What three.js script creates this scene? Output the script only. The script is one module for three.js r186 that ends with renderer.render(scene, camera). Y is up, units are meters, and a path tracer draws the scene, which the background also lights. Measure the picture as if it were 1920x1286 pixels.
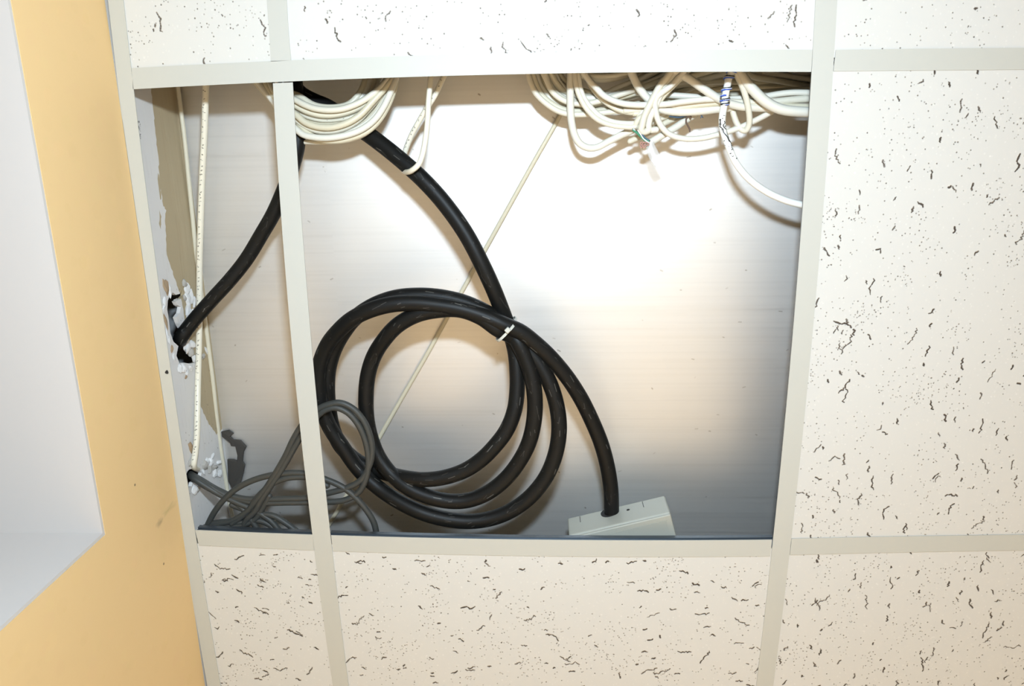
import * as THREE from 'three';
import { mergeGeometries, mergeVertices } from 'three/addons/utils/BufferGeometryUtils.js';
import { RectAreaLightUniformsLib } from 'three/addons/lights/RectAreaLightUniformsLib.js';
import { RoundedBoxGeometry } from 'three/addons/geometries/RoundedBoxGeometry.js';

// ---------------------------------------------------------------- camera, light, exposure
// The suspended ceiling's underside is y = CEIL; plan coordinates are X (right) and Z (away from the camera).
const CEIL = 2.5, DECK = 0.155, WALLX = -0.1905;
const scene = new THREE.Scene();
scene.background = new THREE.Color(0x000000);
const renderer = new THREE.WebGLRenderer({ antialias: true });
renderer.toneMapping = THREE.LinearToneMapping;
renderer.toneMappingExposure = 1.26;
renderer.shadowMap.enabled = true;
RectAreaLightUniformsLib.init();

const FOC = 1420;                                     // focal length in pixels of a 1920 x 1286 frame
const ROT = [[0.99918, -0.004587, -0.040183], [0.015169, 0.963524, 0.26719], [0.037492, -0.267581, 0.962806]];
const EYE = [0.29163, 0.06988, -0.89149];             // X, Z, height against the ceiling
const P3 = (X, Z, h) => new THREE.Vector3(X, CEIL + h, -Z);
const col = (k) => new THREE.Vector3(ROT[0][k], ROT[2][k], -ROT[1][k]);
const camera = new THREE.PerspectiveCamera(2 * Math.atan(643 / FOC) * 180 / Math.PI, 1920 / 1286, 0.02, 30);
camera.position.copy(P3(...EYE));
camera.quaternion.setFromRotationMatrix(new THREE.Matrix4().makeBasis(col(0), col(1).negate(), col(2).negate()));
scene.add(camera);

// flash: a small head 22 cm above the lens; downlight: the room's own warm lamp, outside the frame
const lin = (r, g, b) => new THREE.Color().setRGB(r, g, b);
const FLASH = { at: P3(0.315, -0.145, -0.83), w: 0.075, h: 0.045, power: 1100, color: lin(0.70, 0.86, 1.0) };
const LAMP = { X: 0.46, Z: 1.49, power: 33, angle: 0.95, color: [1.0, 0.90, 0.75] };

// ---------------------------------------------------------------- helpers
let seed = 7;
const rnd = () => { seed = (seed * 1664525 + 1013904223) >>> 0; return seed / 4294967296; };
const rr = (a, b) => a + (b - a) * rnd();
const ray = (px, py) => { const u = (px - 960) / FOC, v = (py - 643) / FOC; return ROT.map((r) => r[0] * u + r[1] * v + r[2]); };
const plan = (px, py, h) => { const d = ray(px, py), s = (h - EYE[2]) / d[2]; return [EYE[0] + s * d[0], EYE[1] + s * d[1]]; };   // where a sight line meets the level h
const V = (px, py, h) => P3(...plan(px, py, h), h);
const onWall = (px, py, x = WALLX) => { const d = ray(px, py), s = (x - EYE[0]) / d[0]; return [EYE[1] + s * d[1], EYE[2] + s * d[2]]; };   // Z and height on the left wall

const taken = {};
const numbered = (n) => { const k = (taken[n] = (taken[n] ?? -1) + 1); return k ? `${n}_${String(k).padStart(3, '0')}` : n; };
function mesh(name, geo, mat, parent, label) {
  const m = new THREE.Mesh(geo, mat); m.name = parent === scene ? numbered(name) : name; m.castShadow = m.receiveShadow = true;
  if (label) m.userData.label = label;
  if (parent !== scene) { const same = parent.children.filter((c) => c.name.replace(/_\d{3}$/, '') === name).length; if (same) m.name = `${name}_${String(same).padStart(3, '0')}`; }
  parent.add(m); return m;
}
function tag(o, label, category, group) { o.userData.label = label; o.userData.category = category; if (group) o.userData.group = group; return o; }
function thing(name, label, category, group) { const g = new THREE.Group(); g.name = numbered(name); scene.add(g); return tag(g, label, category, group); }
function structure(name) { const g = new THREE.Group(); g.name = name; g.userData.kind = 'structure'; scene.add(g); return g; }
const box = (x0, x1, z0, z1, h0, h1) => { const g = new THREE.BoxGeometry(x1 - x0, h1 - h0, z1 - z0); g.translate((x0 + x1) / 2, CEIL + (h0 + h1) / 2, -(z0 + z1) / 2); return g; };
const canvas = (w, h, draw) => { const c = document.createElement('canvas'); c.width = w; c.height = h; draw(c.getContext('2d'), w, h); return c; };
function texture(c, srgb = true) { const t = new THREE.CanvasTexture(c); t.wrapS = t.wrapT = THREE.RepeatWrapping; t.magFilter = THREE.LinearFilter; if (srgb) t.colorSpace = THREE.SRGBColorSpace; return t; }
const mat = (o) => new THREE.MeshStandardMaterial({ roughness: 0.6, ...o });
function quad(list, key) {              // smooth quadratic through measured edge points: other = a + b t + c t^2
  const A = [[0, 0, 0], [0, 0, 0], [0, 0, 0]], B = [0, 0, 0];
  for (const p of list) { const t = p[key] / 1000, y = p[1 - key], q = [1, t, t * t]; for (let i = 0; i < 3; i++) { B[i] += q[i] * y; for (let j = 0; j < 3; j++) A[i][j] += q[i] * q[j]; } }
  for (let i = 0; i < 3; i++) for (let k = 0; k < 3; k++) if (k !== i) { const f = A[k][i] / A[i][i]; for (let j = 0; j < 3; j++) A[k][j] -= f * A[i][j]; B[k] -= f * B[i]; }
  const c = B.map((b, i) => b / A[i][i]);
  return (t) => c[0] + c[1] * t / 1000 + c[2] * t * t / 1e6;
}

// ---------------------------------------------------------------- procedural materials
function fissures(n, dots, seedValue, ink = 1) {
  seed = seedValue;
  const S = 1400, marks = [], pits = [];
  for (let i = 0; i < n; i++) {
    const long = rnd() < 0.25, len = long ? rr(26, 60) : rr(7, 24), a = (rnd() < 0.78 ? rr(-0.45, 0.45) : rr(-1.5, 1.5)), w = long ? rr(2, 3.8) : rr(2, 4.2);
    let x = rnd() * S, y = rnd() * S, d = a; const p = [[x, y]], steps = Math.max(4, Math.round(len / 6));
    for (let k = 0; k < steps; k++) { d = a + rr(-1, 1) * 0.95; x += Math.cos(d) * len / steps; y += Math.sin(d) * len / steps; p.push([x, y]); }
    marks.push([p, w, rr(0.6, 0.95) * ink]);
  }
  for (let i = 0; i < dots; i++) { const cx = rnd() * S, cy = rnd() * S, k = 1 + Math.floor(rnd() * 7); for (let j = 0; j < k; j++) pits.push([cx + rr(-34, 34), cy + rr(-34, 34), rr(0.9, 1.7), rr(0.3, 0.85)]); }
  const draw = (paint) => canvas(S, S, (g) => {
    g.fillStyle = paint ? '#cdcbc6' : '#ffffff'; g.fillRect(0, 0, S, S);
    if (paint) for (let i = 0; i < 9000; i++) { const v = rnd() < 0.5 ? '255,252,246' : '216,210,200'; g.fillStyle = `rgba(${v},${rr(0.05, 0.2)})`; g.fillRect(rnd() * S, rnd() * S, rr(1, 5), rr(1, 5)); }
    g.lineCap = 'round'; g.lineJoin = 'round';
    for (const [p, w, s] of marks) for (let k = 1; k < p.length; k++) {
      const ww = w * (0.45 + 0.75 * Math.abs(Math.sin(k * 2.3 + p[0][0])));
      g.strokeStyle = paint ? `rgba(70,61,53,${s})` : `rgba(0,0,0,${s})`; g.lineWidth = ww; g.beginPath(); g.moveTo(...p[k - 1]); g.lineTo(...p[k]); g.stroke();
    }
    for (const [x, y, r, s] of pits) { g.fillStyle = paint ? `rgba(92,84,76,${s})` : `rgba(0,0,0,${s})`; g.beginPath(); g.arc(x, y, r, 0, 7); g.fill(); }
  });
  return mat({ map: texture(draw(true)), bumpMap: texture(draw(false), false), bumpScale: 0.0012, roughness: 0.95 });
}
const tileFace = [fissures(400, 950, 11), fissures(330, 850, 23), fissures(230, 620, 37, 0.75)];
const tileBack = mat({ color: lin(0.36, 0.29, 0.20), roughness: 0.95 });
const teePaint = mat({ color: lin(0.50, 0.495, 0.45), roughness: 0.55 });
const galvanised = mat({ color: lin(0.16, 0.18, 0.20), metalness: 0.85, roughness: 0.42 });
const whiteWall = mat({ color: lin(0.60, 0.56, 0.53), roughness: 0.75 });
const woodFloor = mat({ color: lin(0.72, 0.65, 0.53), roughness: 0.6 });
const plainCream = mat({ color: lin(0.78, 0.76, 0.71), roughness: 0.7 });
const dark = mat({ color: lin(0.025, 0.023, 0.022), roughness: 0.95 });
const deckTexture = (paint) => {
  seed = 91;
  return texture(canvas(1024, 1024, (g) => {
    g.fillStyle = paint ? '#e9e8e6' : '#9a9a9a'; g.fillRect(0, 0, 1024, 1024);
    for (let i = 0; i < 2600; i++) { const v = Math.floor(rr(0, 255)); g.fillStyle = `rgba(${v},${v},${v},${paint ? 0.006 : 0.022})`; g.fillRect(rr(-300, 1024), rr(0, 1024), rr(120, 700), rr(1, 3)); }
    if (paint) for (let i = 0; i < 130; i++) { const x = rnd() * 1024, y = rnd() * 1024; g.strokeStyle = `rgba(96,84,70,${rr(0.15, 0.55)})`; g.lineWidth = rr(0.8, 1.8); g.beginPath(); g.moveTo(x, y); g.lineTo(x + rr(-7, 7), y + rr(-3, 3)); g.stroke(); }
  }), paint);
};
const deckMetal = new THREE.MeshPhysicalMaterial({ map: deckTexture(true), roughnessMap: deckTexture(false), color: lin(0.93, 0.925, 0.92), metalness: 0.93, roughness: 0.92 });
const scuffs = (base, ink, n, alpha, s) => { seed = s; return texture(canvas(1024, 128, (g) => {
  g.fillStyle = base; g.fillRect(0, 0, 1024, 128);
  for (let i = 0; i < n; i++) { const x = rnd() * 1024, y = rnd() * 128; g.strokeStyle = `rgba(${ink},${rr(0.1, alpha)})`; g.lineWidth = rr(0.6, 2.4); g.beginPath(); g.moveTo(x, y); g.lineTo(x + rr(-26, 26), y + rr(-5, 5)); g.stroke(); }
})); };
const blackSheath = new THREE.MeshPhysicalMaterial({ specularIntensity: 0.45, map: scuffs('#121211', '205,200,190', 150, 0.4, 5), roughness: 0.5 });
const greySheath = mat({ map: scuffs('#3b3c39', '40,40,38', 60, 0.3, 6), roughness: 0.55 });
const whiteSheaths = ['#e9e3d2', '#e4ddc8', '#ece8dc', '#dfd7bf'].map((c, i) => mat({ color: lin(0.86, 0.85, 0.83), map: scuffs(c, '120,105,80', 26, 0.25, 60 + i), roughness: 0.42 }));
const printedSheath = mat({ roughness: 0.42, map: (seed = 77, texture(canvas(2048, 64, (g) => {
  g.fillStyle = '#e6dfcc'; g.fillRect(0, 0, 2048, 64);
  for (let x = 20; x < 2048; x += rr(18, 60)) for (let k = 0; k < 2; k++) { g.fillStyle = 'rgba(60,54,46,0.55)'; g.fillRect(x + k * 5, rr(26, 34), rr(3, 8), rr(2, 5)); }
}))) });
const scribbled = mat({ roughness: 0.42, map: (seed = 78, texture(canvas(2048, 64, (g) => {
  g.fillStyle = '#ecebe4'; g.fillRect(0, 0, 2048, 64); g.strokeStyle = 'rgba(24,22,22,0.9)';
  for (let k = 0; k < 3; k++) { g.lineWidth = rr(1.5, 4); g.beginPath(); let x = rr(760, 800), y = rr(8, 40); g.moveTo(x, y); while (x < 1010) { x += rr(8, 26); y += rr(-7, 7); g.lineTo(x, y); } g.stroke(); }
  for (let k = 0; k < 26; k++) { g.fillStyle = 'rgba(30,28,28,0.85)'; g.fillRect(rr(720, 1080), rr(4, 44), rr(2, 9), rr(2, 6)); }
}))) });
const wire = { blue: mat({ color: lin(0.03, 0.10, 0.55), roughness: 0.4 }), navy: mat({ color: lin(0.03, 0.07, 0.12), roughness: 0.4 }), green: mat({ color: lin(0.02, 0.20, 0.09), roughness: 0.4 }), brown: mat({ color: lin(0.10, 0.055, 0.035), roughness: 0.5 }), black: mat({ color: lin(0.02, 0.02, 0.025), roughness: 0.4 }), white: mat({ color: lin(0.8, 0.8, 0.78), roughness: 0.4 }), pink: mat({ color: lin(0.42, 0.21, 0.17), roughness: 0.4 }) };
const nylon = mat({ color: lin(0.52, 0.52, 0.47), roughness: 0.4 });
const clearPlastic = new THREE.MeshPhysicalMaterial({ color: lin(0.95, 0.95, 0.95), transmission: 0.75, thickness: 0, roughness: 0.3, ior: 1.4 });
const boxPlastic = mat({ color: lin(0.40, 0.395, 0.34), roughness: 0.5 });

// ---------------------------------------------------------------- the room around (mostly outside the frame)
const X1 = 2.41, Z0 = -1.2, Z1 = 2.39, ROWS = [-1.2, -0.6, 0, 0.5913, 1.19, 1.79, 2.39], COLS = [WALLX, 0, 0.6, 1.2, 1.8, 2.4];
mesh('floor', box(WALLX - 0.6, X1 + 0.2, Z0 - 0.2, Z1 + 0.2, -CEIL - 0.1, -CEIL), woodFloor, structure('floor'));
{
  const g = structure('wall_right'); mesh('wall_panel', box(X1, X1 + 0.15, Z0 - 0.2, Z1 + 0.2, -CEIL, DECK), plainCream, g);
  const b = structure('wall_back'); mesh('wall_panel', box(WALLX - 0.6, X1, Z0 - 0.15, Z0, -CEIL, DECK), plainCream, b);
  const f = structure('wall_front'); mesh('wall_panel', box(WALLX - 0.6, X1, Z1, Z1 + 0.15, -CEIL, DECK), plainCream, f);
}
// upper deck: the smooth sheet above the suspended ceiling
const deck = structure('upper_deck');
{
  const g = box(WALLX - 0.6, X1 + 0.15, Z0 - 0.15, Z1 + 0.15, DECK, DECK + 0.08), p = g.attributes.position, uv = g.attributes.uv;
  for (let i = 0; i < p.count; i++) uv.setXY(i, p.getX(i) / 0.9, p.getZ(i) / 0.9);
  mesh('deck_sheet', g, deckMetal, deck);
}

// ---------------------------------------------------------------- left wall with recess, broken plaster and holes
const wall = structure('wall_left');
const HEAD = -0.161, JAMB = 0.4897, DEEP = 0.42;
const yellowPaint = mat({ roughness: 0.7, map: texture(canvas(1400, 700, (g, w, h) => {           // Z -0.6..0.8 by height -0.7..0
  const c = (px, py) => { const [z, y] = onWall(px, py); return [(z + 0.6) / 1.4 * w, -y / 0.7 * h]; };
  g.fillStyle = '#e8c58e'; g.fillRect(0, 0, w, h); seed = 19;
  for (let i = 0; i < 2500; i++) { g.fillStyle = `rgba(${rnd() < 0.5 ? '238,202,146' : '212,174,116'},${rr(0.02, 0.05)})`; g.beginPath(); g.arc(rnd() * w, rnd() * h, rr(2, 10), 0, 7); g.fill(); }
  const smear = (list, lw, a) => { for (let k = 0; k < 26; k++) { g.strokeStyle = `rgba(120,104,76,${a})`; g.lineWidth = rr(0.4, lw); g.beginPath(); list.forEach(([x, y], i) => { const q = c(x + rr(-5, 5), y + rr(-5, 5)); i ? g.lineTo(...q) : g.moveTo(...q); }); g.stroke(); } };
  smear([[296, 986], [302, 974]], 5, 0.04); smear([[306, 965], [327, 942]], 3, 0.02);
  for (const [x, y] of [[253, 909], [100, 1066], [307, 1057]]) { g.fillStyle = 'rgba(60,45,30,0.8)'; g.beginPath(); g.arc(...c(x, y), 1.3, 0, 7); g.fill(); }
})) });
function wallPanel(z0, z1, h0, h1, m = yellowPaint) {
  const g = box(WALLX - DEEP, WALLX, z0, z1, h0, h1), p = g.attributes.position, uv = g.attributes.uv;
  for (let i = 0; i < p.count; i++) uv.setXY(i, (-p.getZ(i) + 0.6) / 1.4, (p.getY(i) - CEIL + 0.7) / 0.7);
  return g;
}
mesh('wall_panel', mergeGeometries([wallPanel(Z0, Z1, HEAD, -0.0005), wallPanel(JAMB, Z1, -CEIL, HEAD), wallPanel(Z0, -1.05, -CEIL, HEAD)]), yellowPaint, wall);
const lining = (a) => mergeGeometries(a);
mesh('recess_lining', lining([box(WALLX - DEEP, WALLX - 0.0005, -1.05, JAMB, HEAD - 0.004, HEAD - 0.0002), box(WALLX - DEEP, WALLX - 0.0005, JAMB - 0.004, JAMB - 0.0002, -CEIL, HEAD - 0.004), box(WALLX - DEEP, WALLX - 0.0005, -1.0498, -1.046, -CEIL, HEAD - 0.004), box(WALLX - DEEP - 0.03, WALLX - DEEP, -1.06, JAMB + 0.01, -CEIL, HEAD + 0.01)]), whiteWall, wall, 'white painted recess in the yellow wall');
// plaster above the suspended ceiling, with two broken holes
const crop = (ox, oy, s) => (list) => list.map(([x, y]) => [ox + x / s, oy + y / s]);
const upperHole = crop(290, 510, 6.124)([[150, 330], [178, 262], [210, 236], [245, 262], [290, 250], [322, 196], [338, 270], [290, 318], [238, 336], [262, 380], [302, 400], [288, 470], [250, 520], [276, 590], [302, 640], [380, 690], [362, 780], [372, 890], [420, 950], [472, 984], [470, 1040], [400, 1052], [330, 1040], [286, 1052], [250, 960], [272, 850], [216, 800], [180, 700], [165, 560], [145, 430]]);
const lowerHole = crop(340, 760, 7.143)([[58, 940], [78, 890], [104, 858], [160, 846], [226, 826], [272, 905], [256, 968], [196, 992], [150, 1030], [140, 1082], [92, 1094], [66, 1000]]);
const zh = (list) => list.map(([x, y]) => onWall(x, y));
const plasterMap = canvas(2048, 512, (g, w, h) => {                 // Z -0.2..0.9 by height 0..0.16
  const c = ([z, y]) => [(z + 0.2) / 1.1 * w, h - y / 0.16 * h]; seed = 41;
  const P = (list) => list.map(([x, y]) => c(onWall(x, y)));
  g.fillStyle = '#dcd8d4'; g.fillRect(0, 0, w, h);
  for (let i = 0; i < 900; i++) { g.fillStyle = `rgba(${rnd() < 0.5 ? '240,238,236' : '190,184,176'},${rr(0.04, 0.12)})`; g.fillRect(rnd() * w, rnd() * h, rr(4, 60), rr(2, 9)); }
  const rag = (pts) => { const o = []; for (let i = 0; i < pts.length; i++) { const a = pts[i], b = pts[(i + 1) % pts.length], n = Math.max(1, Math.round(Math.hypot(b[0] - a[0], b[1] - a[1]) / 9)); for (let k = 0; k < n; k++) o.push([a[0] + (b[0] - a[0]) * k / n + rr(-3, 3), a[1] + (b[1] - a[1]) * k / n + rr(-4, 4)]); } return o; };
  const fill = (pts, style) => { g.fillStyle = style; g.beginPath(); rag(pts).forEach((q, i) => i ? g.lineTo(...q) : g.moveTo(...q)); g.closePath(); g.fill(); };
  const tan = '#b09f80';
  const bare = P([[274, 110], [283, 167], [287, 205], [289, 220], [293, 262], [297, 300], [299, 330], [303, 365], [306, 385], [312, 395], [309, 405], [311, 440], [313, 480], [318, 492], [325, 513], [340, 560], [350, 620], [372, 703], [375, 725], [377, 763], [392, 795], [406, 814]]);
  const end = c([onWall(406, 814)[0], 0.17]); fill([...bare, [end[0], -20], [0, -20], [0, bare[0][1]]], tan);
  for (let i = 0; i < 260; i++) { const q = c([rr(-0.1, 0.45), rr(0.09, 0.155)]); g.fillStyle = `rgba(${rnd() < 0.5 ? '196,180,150' : '150,132,100'},0.10)`; g.fillRect(q[0], q[1], rr(20, 130), rr(2, 6)); }
  fill(P([[296, 322], [301, 345], [303, 372], [300, 374], [297, 350]]), tan); fill(P([[299, 395], [303, 405], [302, 432], [299, 420]]), tan);
  for (let i = 0; i < 70; i++) { const q = P([[rr(256, 264), rr(225, 270)]])[0]; g.fillStyle = 'rgba(52,48,44,0.75)'; g.fillRect(q[0], q[1], rr(1, 6), rr(1, 3)); }
  for (let i = 0; i < 90; i++) { const q = c([rr(0.25, 0.75), rr(0.02, 0.15)]); g.fillStyle = 'rgba(70,60,48,0.55)'; g.fillRect(q[0], q[1], rr(1, 4), rr(1, 4)); }
});
const plaster = mat({ map: texture(plasterMap), roughness: 0.85 });
{
  const s = new THREE.Shape([[Z0, 0], [Z1, 0], [Z1, DECK], [Z0, DECK]].map(([x, y]) => new THREE.Vector2(x, y)));
  for (const hole of [upperHole, lowerHole]) s.holes.push(new THREE.Path(zh(hole).map(([z, y]) => new THREE.Vector2(z, Math.min(Math.max(y, 0.004), DECK - 0.004)))));
  const g = new THREE.ExtrudeGeometry(s, { depth: 0.005, bevelEnabled: false }), p = g.attributes.position, uv = g.attributes.uv;
  for (let i = 0; i < p.count; i++) { const z = p.getX(i), y = p.getY(i), d = p.getZ(i); uv.setXY(i, (z + 0.2) / 1.1, y / 0.16); p.setXYZ(i, WALLX - d, CEIL + y, -z); }
  const idx = g.index; if (idx) for (let i = 0; i < idx.count; i += 3) { const a = idx.getX(i); idx.setX(i, idx.getX(i + 1)); idx.setX(i + 1, a); }
  else for (const a of [p, uv]) for (let i = 0; i < a.count; i += 3) { const n = a.itemSize, t = a.array.slice(i * n, i * n + n); a.array.copyWithin(i * n, (i + 1) * n, (i + 2) * n); a.array.set(t, (i + 1) * n); }
  g.computeVertexNormals();
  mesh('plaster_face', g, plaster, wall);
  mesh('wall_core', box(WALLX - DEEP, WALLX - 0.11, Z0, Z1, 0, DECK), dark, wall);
}
function chunk(size, flat, s) {                       // an irregular broken lump
  seed = s; const g = mergeVertices(new THREE.IcosahedronGeometry(1, 1).deleteAttribute('uv').deleteAttribute('normal')), p = g.attributes.position;
  const dirs = Array.from({ length: 9 }, () => [new THREE.Vector3(rr(-1, 1), rr(-1, 1), rr(-1, 1)).normalize(), rr(0.35, 0.85)]), v = new THREE.Vector3();
  for (let i = 0; i < p.count; i++) { v.fromBufferAttribute(p, i); let k = 1; for (const [d, c] of dirs) { const t = v.dot(d); if (t > 0) k = Math.min(k, c / t); } v.multiplyScalar(k * rr(0.93, 1.05)); p.setXYZ(i, v.x * size[2] * flat, v.y * size[1], v.z * size[0]); }
  const n = g.toNonIndexed(); n.computeVertexNormals(); return n;
}
const chunkWhite = mat({ color: lin(0.72, 0.70, 0.68), roughness: 0.9 }), chunkTan = mat({ color: lin(0.36, 0.25, 0.15), roughness: 0.9 }), chunkGrey = mat({ color: lin(0.42, 0.39, 0.35), roughness: 0.95 });
function debris(x, y, w, h, m, s, off = 0, name = 'plaster_chunk') {        // w along the wall, h upwards, in mm
  const [z, k] = onWall(x, y), o = mesh(name, chunk([w * 0.00095, h * 0.00095, Math.min(w, h) * 0.00095], 0.6, s), m, wall);
  o.position.copy(P3(WALLX + off, z, Math.min(Math.max(k, h / 1000 + 0.001), DECK - h / 1000 - 0.002))); o.rotation.x = (s * 1.37) % 0.9 - 0.45;
}
[[309, 535, 13, 7, chunkTan, 1], [318, 545, 13, 6, chunkWhite, 2], [330, 543, 6, 5, chunkGrey, 3, -0.006], [345, 530, 7, 8, chunkGrey, 4], [355, 555, 18, 9, chunkWhite, 5], [350, 580, 14, 9, chunkWhite, 6], [335, 567, 7, 6, chunkGrey, 7, -0.004], [362, 585, 9, 9, chunkWhite, 8], [339, 598, 8, 9, chunkTan, 9, -0.006], [307, 565, 9, 5, chunkWhite, 10], [311, 605, 18, 6, chunkTan, 11, -0.002], [316, 636, 10, 4, chunkWhite, 12], [322, 655, 8, 5, chunkTan, 13], [326, 670, 9, 6, chunkWhite, 14], [361, 645, 13, 10, chunkWhite, 15], [358, 662, 8, 7, chunkGrey, 16], [343, 688, 9, 8, chunkWhite, 17], [357, 689, 10, 9, chunkWhite, 18], [350, 706, 7, 13, chunkTan, 19, -0.003], [381, 668, 10, 7, chunkGrey, 20], [386, 657, 9, 5, chunkWhite, 21], [368, 558, 10, 5, chunkTan, 22, -0.003], [372, 574, 8, 6, chunkWhite, 23], [349, 541, 10, 8, chunkWhite, 60], [352, 566, 15, 9, chunkWhite, 61], [354, 590, 13, 9, chunkWhite, 62], [357, 604, 11, 8, chunkWhite, 63], [363, 566, 10, 7, chunkWhite, 64], [346, 559, 9, 6, chunkGrey, 65], [368, 596, 10, 7, chunkWhite, 66], [352, 655, 9, 9, chunkWhite, 67], [364, 672, 10, 7, chunkWhite, 68], [336, 692, 8, 7, chunkWhite, 69], [350, 695, 9, 7, chunkWhite, 70], [307, 580, 11, 4, chunkWhite, 71], [313, 625, 12, 4, chunkWhite, 72], [313, 543, 10, 5, chunkTan, 73], [372, 690, 9, 6, chunkGrey, 74], [388, 863, 9, 8, chunkWhite, 75], [402, 888, 9, 8, chunkWhite, 76], [392, 879, 8, 8, chunkGrey, 77], [409, 868, 8, 8, chunkWhite, 78],
  [394, 868, 9, 9, chunkWhite, 31], [403, 876, 9, 9, chunkGrey, 32], [411, 887, 8, 8, chunkWhite, 33], [398, 858, 6, 10, chunkWhite, 34], [384, 870, 9, 9, chunkGrey, 35], [357, 841, 14, 6, chunkTan, 36], [364, 919, 8, 9, chunkWhite, 37], [371, 915, 7, 8, chunkGrey, 38], [355, 868, 9, 6, chunkGrey, 39], [382, 884, 9, 6, chunkWhite, 40], [415, 900, 10, 7, chunkTan, 41, -0.003]].forEach((a) => debris(...a));
debris(329, 928, 6, 3, chunkGrey, 51, 0, 'paint_chip'); debris(330, 939, 4, 3, dark, 52, 0, 'paint_chip');
// torn, darkened patch at the deck's corner
{
  const torn = crop(340, 760, 7.143)([[552, 350], [640, 332], [694, 372], [650, 412], [704, 458], [792, 470], [868, 548], [832, 620], [822, 742], [852, 790], [830, 900], [782, 1072], [690, 1104], [640, 1000], [634, 720], [700, 726], [762, 746], [768, 660], [734, 540], [682, 530], [664, 492], [604, 446], [560, 402]]).map(([x, y]) => plan(x, y, DECK - 0.002));
  const s = new THREE.Shape(torn.map(([x, z]) => new THREE.Vector2(x, z))), g = new THREE.ExtrudeGeometry(s, { depth: 0.003, bevelEnabled: true, bevelSize: 0.0008, bevelThickness: 0.0006, bevelSegments: 1 });
  g.rotateX(-Math.PI / 2); g.translate(0, CEIL + DECK - 0.0035, 0); seed = 5;
  const p = g.attributes.position; for (let i = 0; i < p.count; i++) p.setY(i, p.getY(i) - 0.0016 * Math.abs(Math.sin(p.getX(i) * 900 + p.getZ(i) * 500)));
  g.computeVertexNormals(); mesh('torn_lining', g, mat({ color: lin(0.06, 0.052, 0.044), roughness: 0.95 }), deck, 'dark torn lining at the deck corner');
}

// ---------------------------------------------------------------- suspended ceiling: grid bars and tiles
const ceiling = structure('ceiling');
function bar(edgeA, edgeB, key, from, to, rest = 0, name = 'grid_bar', web = true) {      // edges as measured point lists; key 1: runs away, 0: runs across
  const n = 24, fa = quad(edgeA, key), fb = quad(edgeB, key), a = [], b = [];
  for (let i = 0; i <= n; i++) {
    const s = i / n, ta = from[0] + (to[0] - from[0]) * s, tb = from[1] + (to[1] - from[1]) * s;
    a.push(key ? plan(fa(ta), ta, 0) : plan(ta, fa(ta), 0)); b.push(key ? plan(fb(tb), tb, 0) : plan(tb, fb(tb), 0));
  }
  const grow = (l, k, d) => { const p = l[k ? l.length - 1 : 0], q = l[k ? l.length - 4 : 3], L = Math.hypot(p[0] - q[0], p[1] - q[1]); l[k ? 'push' : 'unshift']([p[0] + (p[0] - q[0]) / L * d, p[1] + (p[1] - q[1]) / L * d]); };
  for (const [k, d] of Object.entries(rest || {})) for (const l of [a, b]) grow(l, +k, d);
  return ribbon(a, b, name, web);
}
function ribbon(a, b, name, web) {
  const strip = (l, r, h0, h1) => {            // a long thin plate between two plan lines
    const pos = [], ix = [], N = l.length;
    for (let i = 0; i < N; i++) for (const [q, h] of [[l[i], h0], [r[i], h0], [r[i], h1], [l[i], h1]]) pos.push(q[0], CEIL + h, -q[1]);
    for (let i = 0; i < N - 1; i++) for (let k = 0; k < 4; k++) { const p = i * 4 + k, q = i * 4 + (k + 1) % 4; ix.push(p, q, p + 4, q, q + 4, p + 4); }
    ix.push(0, 2, 1, 0, 3, 2); const e = (N - 1) * 4; ix.push(e, e + 1, e + 2, e, e + 2, e + 3);
    const g = new THREE.BufferGeometry(); g.setAttribute('position', new THREE.Float32BufferAttribute(pos, 3)); g.setIndex(ix);
    const f = g.toNonIndexed(); f.computeVertexNormals(); return f;
  };
  let mid = (s) => a.map((p, i) => [p[0] + (b[i][0] - p[0]) * s, p[1] + (b[i][1] - p[1]) * s]);
  const g = new THREE.Group(); const c = ceiling.children.filter((o) => o.name.startsWith(name)).length; g.name = c ? `${name}_${String(c).padStart(3, '0')}` : name; ceiling.add(g);
  mesh('flange', strip(a, b, 0, 0.0011), teePaint, g);
  if (web) { const longer = (l) => { const q = l.map((p) => [...p]), n = q.length - 1; for (const [i, j] of [[0, 1], [n, n - 1]]) { const d = [l[i][0] - l[j][0], l[i][1] - l[j][1]], L = Math.hypot(...d); q[i] = [l[i][0] + d[0] / L * 0.008, l[i][1] + d[1] / L * 0.008]; } return q; }, mid0 = mid; mid = (t) => longer(mid0(t)); mesh('web', strip(mid(0.46), mid(0.54), 0.0011, 0.024), galvanised, g); mesh('bulb', strip(mid(0.37), mid(0.63), 0.022, 0.0285), galvanised, g); }
  return g;
}
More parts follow.
